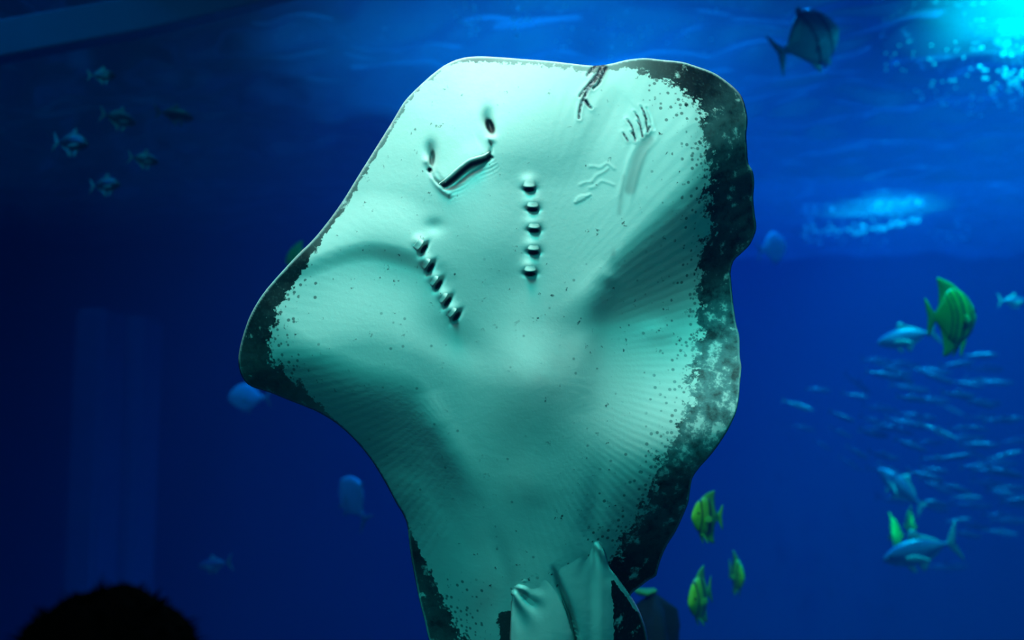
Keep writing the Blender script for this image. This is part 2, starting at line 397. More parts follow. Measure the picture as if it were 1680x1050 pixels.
    for ln in CUTS:
        m = near(U, V, ln, 12); d, t, s = polydist(U[m], V[m], ln); H[m] += np.exp(-(d / 4) ** 2) * 1.6 - 3.4 * np.exp(-(d / 1.5) ** 2)
    for ln in WRIGGLES:
        m = near(U, V, ln, 14); d, t, s = polydist(U[m], V[m], ln); H[m] += 0.9 * np.exp(-(d / 2.2) ** 2)
    m = inside(U, V, np.array(SCAB)); H[m] += 1.2
    d, t, s = polydist(U, V, [(1068, 225), (1048, 250), (1034, 290), (1024, 330), (1018, 350)])
    H += 0.9 * np.exp(-((d - 10) / 4) ** 2) * sstep(1.0, .6, t)
    # fin rays near the margins
    return H

def ray_attrs(U, V, D, IX, ol):
    w_ = along(IX, ol, 2); st = along(IX, ol, 3); pal = along(IX, ol, 4)
    rg = np.random.default_rng(1)
    mar = np.clip(1.0 - D / np.maximum(w_, 1), -1.5, 1) * 1.0
    margin = np.where(w_ > 2.5, (mar * 1.2 + 0.25) * np.clip(st, 0, 1.4), -1)
    A = {'margin': margin, 'pale': pal, 'strength': np.clip(st / 1.3, 0, 1)}
    A['spotw'] = np.exp(-np.clip(D - w_, 0, 999) / 30.0) * sstep(18, 40, w_) * (D > w_ * .4)
    # fin rays: angle about each wing's root
    ang = np.where(U < 800, np.arctan2(V - 560, U - 900), np.arctan2(V - 600, U - 800))
    rr = np.where(U < 800, np.hypot(V - 560, U - 900), np.hypot(V - 600, U - 800))
    ang = np.where((U < 800) & (ang < 0), ang + 6.2832, ang)
    A['phase'] = ang * np.where(U < 800, 165.0, 150.0) 
    A['rayw'] = np.where(U < 800, .5, 1.0) * sstep(150, 280, rr) * np.exp(-np.clip(D - w_ - 30, 0, 999) / np.where(U < 800, 55.0, 110.0)) * np.where(U > 900, sstep(90, 190, V), sstep(250, 420, V)) * sstep(15, 70, np.abs(U - 800))
    dark = np.zeros_like(U); wound = np.zeros_like(U); grey = np.zeros_like(U)
    m = near(U, V, MOUTH, 20); d, t, s = polydist(U[m], V[m], MOUTH)
    dark[m] = np.maximum(dark[m], np.exp(-((s - 5.5) / 4.6) ** 4) * (d < 12) * sstep(0, .05, t) * sstep(1, .96, t))
    for ln in (CREASE_R, CREASE_L):
        m = near(U, V, ln, 10); d, t, s = polydist(U[m], V[m], ln); dark[m] = np.maximum(dark[m], .8 * np.exp(-(d / 1.8) ** 2) * sstep(1, .4, t))
    def sup(u, v, a, b, ang): return np.clip(gauss(U, V, u, v, a, b, ang) * 3.4 - .9, 0, 1)
    for (gu, gv, ga) in GILL_R: dark = np.maximum(dark, sup(gu, gv + 2, 9.5, 4.2, ga))
    for (gu, gv, ga) in GILL_L: dark = np.maximum(dark, sup(gu + 1, gv + 1, 10.5, 4.4, ga))
    dark = np.maximum(dark, sup(804, 207, 7.5, 15, -22)); dark = np.maximum(dark, .9 * sup(709, 259, 5.0, 15, 4)); dark = np.maximum(dark, sup(705, 279, 4.5, 4.5, 0))
    for ln in GASH:
        m = near(U, V, ln, 12); d, t, s = polydist(U[m], V[m], ln); wound[m] = np.maximum(wound[m], np.exp(-(d / (4.6 - 2.6 * t)) ** 4))
    for ln in CUTS[:-1]:
        m = near(U, V, ln, 12); d, t, s = polydist(U[m], V[m], ln); wound[m] = np.maximum(wound[m], np.exp(-(d / 1.9) ** 4) * sstep(0, .1, t))
    d, t, s = polydist(U, V, [(1064, 230), (1050, 255), (1040, 285), (1033, 310)]); grey = np.exp(-(d / 10) ** 4) * .8
    d, t, s = polydist(U, V, [(1024, 290), (1018, 330), (1016, 350)]); grey = np.maximum(grey, .45 * np.exp(-(d / 4) ** 2))
    grey = np.maximum(grey, .55 * gauss(U, V, 1006, 416, 4, 8, 10))
    A['dark'] = dark; A['wound'] = wound; A['grey'] = grey
    A['bellyspot'] = sstep(330, 240, np.hypot((U - 870) * 1.0, (V - 640) * .75)) * sstep(380, 470, V)
    # flesh showing pink through the skin of the belly and near the pelvic fins
    A['pink'] = np.clip(.8 * gauss(U, V, 885, 640, 60, 110, 20) + .5 * gauss(U, V, 865, 815, 40, 30) + .8 * gauss(U, V, 800, 985, 45, 32, -20) + .4 * gauss(U, V, 1090, 530, 18, 14), 0, 1)
    A['rim'] = np.exp(-(D / 2.0) ** 2)  # rim light along the disc's edge, painted as a pale band
    # dark hind edge of the left wing beside the pelvic fin
    hind = sstep(812, 830, U) * sstep(996, 1010, V) * (U < 850) * (U > 700)
    A['margin'] = np.maximum(A['margin'], hind * 1.3 - .1)
    return A

def ray_skin(name='ray_belly_skin'):
    k = NT(name)
    tc = k.n('TexCoord').outputs['Object']
    def noise(scale, detail=3, rough=.5, vec=tc): return k.n('TexNoise', Vector=vec, Scale=scale, Detail=detail, Roughness=rough).outputs[0]
    n_big, n_mid, n_fine = noise(9), noise(42, 4, .6), noise(150, 3)
    base = k.mix(n_big, (0.80, 0.83, 0.78), (0.70, 0.78, 0.72))
    base = k.mix(k.math('MULTIPLY', k.attr('pink'), k.rng(n_big, .3, .6)), base, (0.66, 0.58, 0.55))
    base = k.mix(k.math('MULTIPLY', k.rng(n_fine, .62, .75), .12), base, (0.4, 0.45, 0.42))
    # small dark specks on the belly
    vo = k.n('TexVoronoi', Vector=tc, Scale=34.0)
    gate = k.rng(k.n('SeparateColor', Color=vo.outputs['Color']).outputs[0], .55, .6)
    sp = k.math('MULTIPLY', k.rng(vo.outputs['Distance'], .16, .06), k.math('MULTIPLY', gate, k.attr('bellyspot')))
    base = k.mix(k.math('MULTIPLY', sp, .6), base, (0.12, 0.2, 0.2))
    # margin pigment
    val = k.math('ADD', k.attr('margin'), k.math('MULTIPLY', k.math('SUBTRACT', n_mid, .5), 1.9))
    val = k.math('ADD', val, k.math('MULTIPLY', k.math('SUBTRACT', n_fine, .5), 0.9))
    f = k.rng(val, .22, .42)
    # white patches within the pigment
    n_p = noise(26, 5, .65, k.n('Mapping', Vector=tc, Location=(3, 1, 2)).outputs[0])
    pv = k.math('ADD', n_p, k.math('MULTIPLY', k.attr('pale'), .10))
    f = k.math('MULTIPLY', f, k.math('SUBTRACT', 1.0, k.math('MULTIPLY', k.rng(pv, .60, .72), .92)))
    vs2 = k.n('TexVoronoi', Vector=tc, Scale=84.0)
    g2 = k.rng(k.n('SeparateColor', Color=vs2.outputs['Color']).outputs[0], k.math('SUBTRACT', 1.0, k.attr('spotw')), k.math('SUBTRACT', 1.05, k.attr('spotw')))
    s2 = k.math('MULTIPLY', k.rng(vs2.outputs['Distance'], .42, .24), g2)
    f = k.math('MAXIMUM', f, k.math('MULTIPLY', s2, .72))
    pig = k.mix(k.rng(n_fine, .5, .72), (0.003, 0.009, 0.009), (0.020, 0.036, 0.036))
    pig = k.mix(k.math('MULTIPLY', k.attr('pale'), k.rng(n_p, .3, .55)), pig, (0.14, 0.27, 0.28))
    f = k.math('MULTIPLY', f, k.rng(k.attr('strength'), 0.0, 1.0, .25, 1.0, False))
    col = k.mix(f, base, pig)
    col = k.mix(k.attr('rim'), col, (0.70, 0.85, 0.85))  # pale edge colour stands in for rim light
    col = k.mix(k.attr('grey'), col, (0.34, 0.38, 0.36))
    wn = k.mix(k.rng(noise(120, 3), .48, .6), (0.025, 0.012, 0.022), (0.30, 0.24, 0.27))
    col = k.mix(k.attr('wound'), col, wn)
    col = k.mix(k.attr('dark'), col, (0.008, 0.006, 0.006))
    # relief: fin rays, skin grain, soft wrinkles
    wv = k.math('MULTIPLY', k.math('SINE', k.math('ADD', k.attr('phase'), k.math('MULTIPLY', n_big, 5.0))), k.attr('rayw'))
    hgt = k.math('ADD', k.math('MULTIPLY', wv, .00015), k.math('MULTIPLY', n_fine, .0002))
    hgt = k.math('ADD', hgt, k.math('MULTIPLY', n_mid, .0007))
    b = k.n('Bump', Height=hgt, Strength=1.0, Distance=1.0)
    rough = k.rng(n_mid, .3, .7, .42, .6)
    return k.surf(k.n('BsdfPrincipled', Base_Color=col, Roughness=rough, Normal=b, **{'Specular_IOR_Level': .25, 'Subsurface_Weight': 0.0}))
M_skin = ray_skin()
M_back = mat_noise('ray_back_skin', (0.012, 0.02, 0.022), (0.03, 0.045, 0.045), 30, .6, .3)
M_dark = mat_noise('dark_cavity', (0.006, 0.005, 0.005), (0.012, 0.01, 0.01), 60, .5, .1)
M_flap = mat_noise('gill_flap_skin', (0.78, 0.80, 0.74), (0.70, 0.76, 0.70), 40, .5, .1)
M_tooth = mat_noise('tooth_plate', (0.62, 0.64, 0.58), (0.40, 0.46, 0.43), 300, .4, .3)

ray = empty('stingray', P(860, 560, RD))
tag(ray, 'huge pale stingray gliding belly-on with mouth, gill slits and dark mottled wing edges', 'stingray')
def under(o, root):
    bpy.context.view_layer.update()
    o.parent = root; o.matrix_parent_inverse = root.matrix_world.inverted()
    return o
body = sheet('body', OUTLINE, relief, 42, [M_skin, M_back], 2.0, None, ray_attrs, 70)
under(body, ray)
def hat(u, v):
    """body relief at single points"""
    u, v = np.atleast_1d(np.array(u, float)), np.atleast_1d(np.array(v, float))
    return relief(u, v, np.full_like(u, 200.), np.zeros(len(u), int), None)
def rel_tube(name, pts, radii, mat, lift, seg=10, parent=ray, sq=1.0):
    """a tube lying on the body's relief; pts in the picture plane"""
    p = spline(pts, 3.0, False); n = len(p)
    r = np.interp(np.linspace(0, 1, n), np.linspace(0, 1, len(radii)), radii)
    L = np.interp(np.linspace(0, 1, n), np.linspace(0, 1, len(lift)), lift)
    tg = np.gradient(p, axis=0); tg /= np.linalg.norm(tg, axis=1)[:, None]
    nm = np.stack([-tg[:, 1], tg[:, 0]], 1)
    vs_, fs = [], []
    for j in range(seg):
        a = 6.2832 * j / seg
        q = p + nm * (r * math.cos(a))[:, None]
        vs_.append(unproject(q[:, 0], q[:, 1], L + r * sq * math.sin(a)))
    vv = np.stack(vs_, 1).reshape(-1, 3)
    for i in range(n - 1):
        for j in range(seg):
            fs.append((i * seg + j, i * seg + (j + 1) % seg, (i + 1) * seg + (j + 1) % seg, (i + 1) * seg + j))
    fs.append(tuple(range(seg))); fs.append(tuple(range((n - 1) * seg, n * seg))[::-1])
    return under(pyd(name, vv, fs, mat), parent)
mh = hat([q[0] - 1 for q in MOUTH], [q[1] - 6 for q in MOUTH])
lip = rel_tube('upper_lip', [(q[0] - .6, q[1] - 1.0) for q in MOUTH], [1.2, 2.4, 2.8, 3.0, 3.0, 3.0, 2.8, 1.2], M_flap, list(mh + 0.5), 10)
# the row of tiny teeth under the lip: uncountable, one piece
def teeth():
    p = spline([(q[0] + .6, q[1] + 1.6) for q in MOUTH[1:-1]], 1.5, False); vv, ff = [], []
    hh = np.interp(np.linspace(0, 1, len(p)), np.linspace(0, 1, len(mh)), mh) - 1.0
    for i in range(0, len(p)):
        u, v = p[i]; b = len(vv); l = 2.6 + 1.2 * rnd.random()
        for (du, dv, dh) in ((-.5, -1, 0), (.5, -1, 0), (.45, -1, 1.2), (-.45, -1, 1.2), (.4, l * .9, .3), (.4, l, .6)):
            vv.append(unproject(np.array([u + du]), np.array([v + dv]), np.array([hh[i] + dh]))[0])
        ff += [(b, b + 1, b + 4), (b + 1, b + 2, b + 5, b + 4), (b + 2, b + 3, b + 5), (b + 3, b, b + 4, b + 5)]
    return pyd('teeth', vv, ff, M_tooth, None, False)
te = teeth(); te['kind'] = 'stuff'
bpy.context.view_layer.update(); te.parent = lip; te.matrix_parent_inverse = lip.matrix_world.inverted()
# gill flaps: thin shells whose free lower edge stands proud over the slit
def gill_flap(gu, gv, ang, wd, ht):
    ns, nt = 12, 8; ff = []; c, s = math.cos(R(ang)), math.sin(R(ang))
    t, q = np.meshgrid(np.linspace(0, 1, nt + 1), np.linspace(-1, 1, ns + 1), indexing='ij'); t, q = t.ravel(), q.ravel()
    x = wd * q * (.8 + .2 * np.sin(t * 1.57)); y = -ht + ht * t + 2.0 * t * np.cos(q * 1.4)
    lift = 4.6 * t ** 1.5 * (1 - q ** 6) - .8
    yb = np.minimum(y, -6.0); base = hat(gu + x * c - yb * s, gv + x * s + yb * c)
    u, v = gu + x * c - y * s, gv + x * s + y * c
    vv = np.concatenate([unproject(u, v, base + lift), unproject(u, v, base + lift - 1.2)])
    o = (ns + 1) * (nt + 1)
    for j in range(nt):
        for i in range(ns):
            a = j * (ns + 1) + i
            ff.append((a, a + ns + 1, a + ns + 2, a + 1)); ff.append((o + a, o + a + 1, o + a + ns + 2, o + a + ns + 1))
    for i in range(ns):
        a = nt * (ns + 1) + i; ff.append((a, o + a, o + a + 1, a + 1)); ff.append((i, i + 1, o + i + 1, o + i))
    for j in range(nt):
        a = j * (ns + 1); b = a + ns; ff.append((a, o + a, o + a + ns + 1, a + ns + 1)); ff.append((b, b + ns + 1, o + b + ns + 1, o + b))
    return under(pyd('gill_flap', vv, ff, M_flap), ray)
for (gu, gv, ga) in GILL_R: gill_flap(gu, gv - 3.5, ga, 10, 15)
for (gu, gv, ga) in GILL_L: gill_flap(gu - 5.0, gv - 4.5, ga, 10, 9)

# pelvic fins
PEL_R = [(905,905),(940,885),(962,877),(975,880),(985,889),(993,905),(997,920),(1001,932),(1012,946),(1026,965),(1038,982),(1048,1000),(1056,1020),(1061,1038),(1063,1055),(1060,1085),(1040,1115),(1005,1130),(965,1120),(950,1085),(945,1050),(940,1030),(934,1008),(926,988),(916,965),(905,940)]
PEL_L = [(905,905),(880,925),(860,940),(845,955),(838,968),(838,985),(838,1005),(837,1030),(836,1055),(838,1090),(855,1120),(895,1132),(930,1118),(943,1085),(943,1050),(938,1030),(932,1008),(924,988),(914,965),(905,935)]
def topedge(U, pts):
    p = np.array(pts, float); return np.interp(U, p[:, 0], p[:, 1])
def relief_pr(U, V, D, IX, ol):
    vt = topedge(U, [(900, 930), (905, 905), (940, 885), (962, 877), (985, 880), (1064, 900)])
    off = -1.6 + 14 * sstep(0, 180, V - vt) + 9 * sstep(966, 990, U) * sstep(2, 22, V - vt)
    a = np.arctan2(U - 966, V - 870); r = np.hypot(U - 966, V - 870)
    H = hat(U, V) + off + 3.0 * np.sin(a * 15 + .4) * np.exp(-((r - 36) / 26) ** 2) * sstep(925, 950, U) * sstep(-1, 3, off)
    H -= 4 * np.exp(-(np.clip((U - topedge(V, [(900, 905), (940, 905), (965, 916), (988, 926), (1008, 934), (1050, 945), (1130, 955)])), 0, 99) / 9) ** 2) * sstep(918, 965, V)
    return H - 16 * sstep(996, 1062, U) * sstep(900, 960, V) - 5 * np.exp(-D / 6) * (U > 985)
def relief_pl(U, V, D, IX, ol):
    vt = topedge(U, [(838, 968), (845, 955), (860, 940), (880, 925), (905, 905), (940, 905)])
    off = -1.6 + 14 * sstep(0, 180, V - vt) + 9 * sstep(872, 842, U) * sstep(2, 22, V - vt)
    a = np.arctan2(U - 830, V - 955); r = np.hypot(U - 832, V - 955)
    H = hat(U, V) + off + 4.0 * np.sin(a * 11 + 1.2) * np.exp(-((r - 42) / 34) ** 2) * sstep(905, 870, U) * sstep(-1, 3, off)
    H -= 4 * np.exp(-(np.clip((topedge(V, [(900, 905), (940, 905), (965, 914), (988, 924), (1008, 932), (1050, 943), (1130, 955)]) - U), 0, 99) / 9) ** 2) * sstep(918, 965, V)
    return H - 5 * np.exp(-D / 5) * (U < 845) * (V > 975)
def pel_attrs(dark_side):
    def fn(U, V, D, IX, ol):
        z = np.zeros_like(U); A = {n: z.copy() for n in ('pale', 'spotw', 'rayw', 'dark', 'wound', 'grey', 'bellyspot', 'phase', 'rim')}
        e = np.interp(V, [880, 925, 960, 1000, 1060, 1130], [1010, 999, 1001, 1004, 1006, 1006])
        A['margin'] = (np.clip((U - e) / 6, -1, 1) * 1.2) if dark_side else z - 1
        A['strength'] = z + 1.0
        A['pink'] = np.exp(-((D - 3) / 5) ** 2) * sstep(985, 1000, U) * sstep(900, 925, V) * sstep(1015, 990, V) if dark_side else z
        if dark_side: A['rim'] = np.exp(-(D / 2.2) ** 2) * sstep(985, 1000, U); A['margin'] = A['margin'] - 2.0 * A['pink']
        return A
    return fn
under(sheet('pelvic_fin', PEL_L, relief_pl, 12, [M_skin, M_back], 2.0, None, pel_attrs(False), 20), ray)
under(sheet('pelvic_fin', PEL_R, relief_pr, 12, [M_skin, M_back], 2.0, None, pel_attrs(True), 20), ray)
# the whip tail below the frame
rel_tube('tail', [(903, 1110), (908, 1250), (925, 1420), (960, 1600)], [34, 20, 11, 4], M_back, [-40, -48, -52, -56], 14, ray, .7)
#FISH

# ------------------------------------------------------------------ fish
def fish_body_mesh(name, prof, mat, parent, seg=16, power=0.85):
    """prof rows: x, top, bottom, half width (lengths of the fish, nose first)"""
    p = np.array(prof, float); n = 26
    t = np.linspace(0, 1, len(p)); tt = np.linspace(0, 1, n)
    q = np.stack([np.interp(tt, t, p[:, i]) for i in range(4)], 1)
    for _ in range(2): q[1:-1] = .25 * q[:-2] + .5 * q[1:-1] + .25 * q[2:]
    vv, ff = [], []
    for x, zt, zb, wd in q:
        for j in range(seg):
            a = 6.2832 * j / seg; ca, sa = math.cos(a), math.sin(a)
            y = math.copysign(abs(ca) ** power, ca) * wd
            vv.append((x, y * (1 - .25 * abs(sa)), (zt + zb) / 2 + sa * (zt - zb) / 2))
    for i in range(n - 1):
        for j in range(seg):
            ff.append((i * seg + j, i * seg + (j + 1) % seg, (i + 1) * seg + (j + 1) % seg, (i + 1) * seg + j))
    ff.append(tuple(range(seg))[::-1]); ff.append(tuple(range((n - 1) * seg, n * seg)))
    return pyd(name, vv, ff, mat, parent)
def fin(name, pts, mat, parent, thick=0.012, y0=0.0, splay=0.0, bend=0.0):
    """a thin tapered blade in the fish's x-z plane; splay turns it outwards, bend curls it"""
    p = spline(pts, 0.03); n = len(p); c = p.mean(0); vv, ff = [], []
    def put(x, z, y):
        dz = z - pts[0][1]
        return (x, y + y0 + splay * abs(dz) + bend * (x - pts[0][0]) ** 2, z)
    for sgn in (1, -1):
        for f, th in ((1.0, .12), (.72, .6), (.35, 1.0)):
            for x, z in p: vv.append(put(c[0] + (x - c[0]) * f, c[1] + (z - c[1]) * f, sgn * thick * th))
        vv.append(put(c[0], c[1], sgn * thick))
    K = 3 * n + 1
    for s_ in (0, 1):
        o = s_ * K
        for r_ in range(2):
            for i in range(n):
                f = (o + r_ * n + i, o + r_ * n + (i + 1) % n, o + (r_ + 1) * n + (i + 1) % n, o + (r_ + 1) * n + i)
                ff.append(f if s_ == 0 else f[::-1])
        for i in range(n):
            f = (o + 2 * n + i, o + 2 * n + (i + 1) % n, o + 3 * n); ff.append(f if s_ == 0 else f[::-1])
    for i in range(n): ff.append((i, K + i, K + (i + 1) % n, (i + 1) % n))
    return pyd(name, vv, ff, mat, parent)
def eye(x, y, z, r, parent):
    bm = bmesh.new(); bmesh.ops.create_uvsphere(bm, u_segments=12, v_segments=8, radius=r)
    for v in bm.verts: v.co = (v.co.x + x, v.co.y * .5 + y, v.co.z + z)
    me = bpy.data.meshes.new('eye'); bm.to_mesh(me); bm.free()
    return link('eye', me, M_eye, parent)
def mat_fish(name, back, belly, bands=(), band_col=(0.01, 0.03, 0.02), rough=.35, spec=.5, metal=0.0, zr=(-.2, .2), sym=False):
    k = NT(name); tc = k.n('TexCoord').outputs['Object']
    sx = k.n('SeparateXYZ', Vector=tc); X, Z = sx.outputs[0], sx.outputs[2]
    nz = k.n('TexNoise', Vector=tc, Scale=9.0, Detail=3).outputs[0]
    col = k.mix(k.rng(k.math('ADD', k.math('ABSOLUTE', Z) if sym else Z, k.math('MULTIPLY', k.math('SUBTRACT', nz, .5), .12)), zr[0], zr[1]), belly, back)
    for bx, bw in bands:
        xx = k.math('ADD', X, k.math('MULTIPLY', k.math('MULTIPLY', Z, Z), .35))
        d = k.math('ABSOLUTE', k.math('SUBTRACT', k.math('ADD', xx, k.math('MULTIPLY', nz, .03)), bx))
        col = k.mix(k.math('MULTIPLY', k.rng(d, bw, bw * .4), .9), col, band_col)
    b = k.n('Bump', Height=k.n('TexNoise', Vector=tc, Scale=60.0).outputs[0], Strength=.15, Distance=.02)
    return k.surf(k.n('BsdfPrincipled', Base_Color=col, Roughness=rough, Metallic=metal, Normal=b, **{'Specular_IOR_Level': spec}))
M_eye = mat_noise('fish_eye', (0.004, 0.005, 0.006), (0.02, 0.02, 0.02), 30, .15, 0, .6)
M_bat = mat_fish('yellow_green_scales', (0.30, 0.80, 0.06), (0.22, 0.85, 0.10), [(.30, .035), (.12, .03), (-.02, .018), (-.10, .016)], zr=(-.4, .4))
M_batfin = mat_fish('yellow_green_fin', (0.25, 0.75, 0.12), (0.30, 0.85, 0.12), zr=(-.6, .6))
M_butt = mat_fish('green_white_scales', (0.35, 0.85, 0.04), (0.30, 0.80, 0.06), [(.05, .075), (.31, .03)], (0.005, 0.02, 0.03), zr=(-.4, .4))
M_grey = mat_fish('blue_grey_scales', (0.05, 0.14, 0.22), (0.22, 0.42, 0.50), [(.27, .05), (.05, .03)], (0.01, 0.04, 0.09), zr=(-.35, .35))
M_greyfin = mat_fish('blue_grey_fin', (0.06, 0.18, 0.26), (0.10, 0.35, 0.40), zr=(-.5, .5))
M_silver = mat_fish('backlit_silver_scales', (0.40, 0.55, 0.52), (0.03, 0.08, 0.11), zr=(.09, .22), rough=.3, metal=.35, sym=True)  # light top and bottom edges paint in the breams' back-lit outline
M_silvfin = mat_fish('silver_fin', (0.25, 0.40, 0.38), (0.35, 0.5, 0.45), zr=(-.3, .3))
M_jack = mat_fish('trevally_scales', (0.05, 0.13, 0.26), (0.18, 0.26, 0.40), zr=(-.1, .14), rough=.3, metal=.2)
M_sard = mat_fish('sardine_scales', (0.02, 0.045, 0.14), (0.14, 0.17, 0.40), zr=(-.05, .06), rough=.25, metal=.4)

BAT_P = [(.50,.015,-.03,.012),(.47,.08,-.09,.04),(.40,.20,-.17,.075),(.28,.31,-.28,.10),(.12,.37,-.35,.11),(-.04,.36,-.35,.10),(-.17,.27,-.27,.075),(-.27,.13,-.13,.04),(-.34,.06,-.06,.02),(-.38,.055,-.055,.012)]
JACK_P = [(.50,.0,-.02,.01),(.45,.05,-.06,.035),(.34,.11,-.12,.065),(.18,.155,-.165,.08),(.02,.16,-.165,.08),(-.14,.115,-.12,.06),(-.27,.055,-.055,.03),(-.36,.02,-.02,.016),(-.40,.018,-.018,.012)]
BREAM_P = [(.50,.0,-.03,.012),(.45,.08,-.08,.04),(.34,.17,-.15,.075),(.18,.235,-.21,.09),(.02,.235,-.22,.085),(-.13,.17,-.16,.06),(-.25,.075,-.075,.03),(-.33,.035,-.035,.016),(-.37,.035,-.035,.012)]
SARD_P = [(.50,.0,-.015,.006),(.44,.04,-.05,.03),(.30,.075,-.095,.048),(.10,.085,-.105,.05),(-.10,.065,-.085,.04),(-.26,.035,-.045,.022),(-.37,.018,-.018,.010),(-.40,.018,-.018,.008)]

def make_batfish(name, label, cat, mb, mf, group=None):
    t = empty(name); tag(t, label, cat, group)
    fish_body_mesh('body', BAT_P, mb, t)
    fin('dorsal_fin', [(.20,.33),(.05,.42),(-.12,.47),(-.25,.49),(-.24,.40),(-.24,.30),(-.26,.13),(-.16,.24),(0,.33)], mf, t)
    fin('anal_fin', [(.10,-.33),(-.04,-.42),(-.14,-.47),(-.26,-.48),(-.24,-.40),(-.24,-.28),(-.26,-.13),(-.16,-.24),(0,-.32)], mf, t)
    fin('tail_fin', [(-.35,.04),(-.43,.13),(-.54,.24),(-.53,.10),(-.51,0),(-.53,-.10),(-.54,-.24),(-.43,-.13),(-.35,-.04)], mf, t)
    for s in (1, -1):
        fin('pelvic_fin', [(.22,-.30),(.15,-.38),(.06,-.47),(.01,-.49),(.05,-.40),(.12,-.31)], mf, t, .008, .03 * s, .12 * s)
        fin('pectoral_fin', [(.22,-.04),(.14,.02),(.06,.0),(.04,-.07),(.12,-.11),(.21,-.09)], mf, t, .006, .11 * s, 0, 1.2 * s)
        eye(.385, .068 * s, .065, .028, t)
    return t
def make_jack(name, label, cat, mb, mf, prof=JACK_P, deep=1.0, group=None):
    t = empty(name); tag(t, label, cat, group); d = deep
    fish_body_mesh('body', prof, mb, t)
    fin('dorsal_fin', [(.12,.14*d),(.06,.27*d),(.0,.24*d),(-.04,.19*d),(-.16,.14*d),(-.28,.065*d),(-.30,.04*d),(-.14,.10*d)], mf, t)
    fin('anal_fin', [(.04,-.15*d),(-.01,-.27*d),(-.06,-.22*d),(-.10,-.17*d),(-.2,-.11*d),(-.28,-.065*d),(-.30,-.04*d),(-.14,-.10*d)], mf, t)
    fin('tail_fin', [(-.38,.015),(-.45,.12),(-.56,.26),(-.55,.20),(-.49,.06),(-.475,0),(-.49,-.06),(-.55,-.20),(-.56,-.26),(-.45,-.12),(-.38,-.015)], mf, t)
    for s in (1, -1):
        fin('pectoral_fin', [(.24,-.03),(.14,-.02),(.03,-.06),(-.04,-.12),(.08,-.11),(.22,-.08)], mf, t, .006, .078 * s, 0, .9 * s)
        fin('pelvic_fin', [(.20,-.14*d),(.14,-.24*d),(.10,-.24*d),(.12,-.15*d)], mf, t, .006, .02 * s, .1 * s)
        eye(.41, .05 * s, .03, .02, t)
    return t
def place(t, u, v, d, length_px, yaw, pitch=0.0, roll=0.0):
    """length in picture pixels were the fish side-on; yaw 0 = swims to the right, 180 = to the left, -90 = towards the viewer"""
    t.location = P(u, v, d); s = length_px * d / F
    t.scale = (s, s, s)
    t.rotation_euler = (Matrix.Rotation(R(yaw), 3, 'Z') @ Matrix.Rotation(R(-pitch), 3, 'Y') @ Matrix.Rotation(R(roll), 3, 'X')).to_euler()
    return t

b1 = make_batfish('batfish', 'large yellow-green batfish with dark stripes and long trailing fins, right of the ray', 'fish', M_bat, M_batfin)
place(b1, 1562, 520, 4.6, 132, 34, 4)
def again(src, label, *pl, group=None):
    c = copy_tree(src); c['label'] = label
    if group: c['group'] = group
    return place(c, *pl)
b2 = make_batfish('angelfish', 'green fish with dark oval flank patch beside the ray\'s lower right edge', 'fish', M_butt, M_batfin)
place(b2, 1160, 848, 3.7, 88, 226, 4)
again(b2, 'slim green fish seen head-on, lower of the pair under the dark-patched green fish', 1149, 979, 3.8, 96, -122, -6)
again(b2, 'small green fish seen head-on, upper right of the pair under the dark-patched green fish', 1208, 942, 4.4, 72, -85, -4)
again(b1, 'green fish seen end-on, upright leaf shape above the blue trevally', 1494, 862, 6.0, 66, 76, 0)
again(b1, 'thin olive green fish turned edge-on at the head of the blue trevally', 1469, 878, 5.8, 80, 63, 0, -10)
again(b1, 'blurred green fish half hidden behind the left wing of the ray', 487, 424, 5.0, 58, 140, 0)
DEEP_P = [(x, a * 1.5, b_ * 1.5, c * 1.15) for x, a, b_, c in BREAM_P]
g1 = make_jack('spadefish', 'big blue-grey deep-bodied fish just below the bright water surface', 'fish', M_grey, M_greyfin, DEEP_P, 1.5)
place(g1, 1326, 66, 5.2, 142, 24, 28)
M_pale = mat_fish('pale_blue_scales', (0.25, 0.45, 0.62), (0.45, 0.62, 0.75), zr=(-.35, .35))
g2 = make_jack('spadefish', 'x', 'fish', M_pale, M_greyfin, DEEP_P, 1.5)
g2['label'] = 'blurred blue fish alone in the dark water under the left wing of the ray'
place(g2, 580, 820, 5.5, 92, 138, 46)
again(g2, 'dim blue round fish beside the right edge of the ray', 1267, 406, 7.5, 74, 38, 14)
again(g2, 'faint blue fish just below the tip of the ray\'s left wing', 408, 652, 6.5, 66, 200, 0)

j1 = make_jack('trevally', 'big blue trevally with sickle tail, lowest fish at the shoal', 'fish', M_jack, M_silvfin)
place(j1, 1508, 903, 5.6, 132, 188, -12)
again(j1, 'silver fish with bright back, behind the striped batfish', 1486, 553, 6.0, 96, 176, -12)
again(j1, 'dim blue fish diving beside the shoal, above the green leaf-shaped fish', 1478, 800, 6.4, 92, 150, 42)
again(j1, 'small pale fish with forked tail at the right edge, level with the striped batfish', 1662, 494, 6.5, 50, 10, 0)
again(j1, 'thin blue sliver of a fish low in the dark water, above the crowd', 351, 926, 6.0, 58, 170, -8)

s1 = make_jack('bream', 'small silver bream, highest of the six on the left', 'fish', M_silver, M_silvfin, BREAM_P, 1.45, 'silver breams in the dark water on the left')
place(s1, 168, 124, 4.6, 42, 16, 4)
again(s1, 'silver bream with deepest body and upright tail, middle of the six on the left', 196, 195, 4.6, 56, 35, -6)
again(s1, 'slim silver bream farthest right of the six on the left', 288, 189, 4.6, 60, 8, -8, 55)
again(s1, 'silver bream farthest left of the six, with bright forked tail', 118, 235, 4.6, 64, -12, -6)
again(s1, 'silver bream just below the slim one, showing a rounded flank', 237, 262, 4.6, 46, 22, -4)
again(s1, 'silver bream lowest of the six on the left', 174, 304, 4.6, 52, -8, 2)

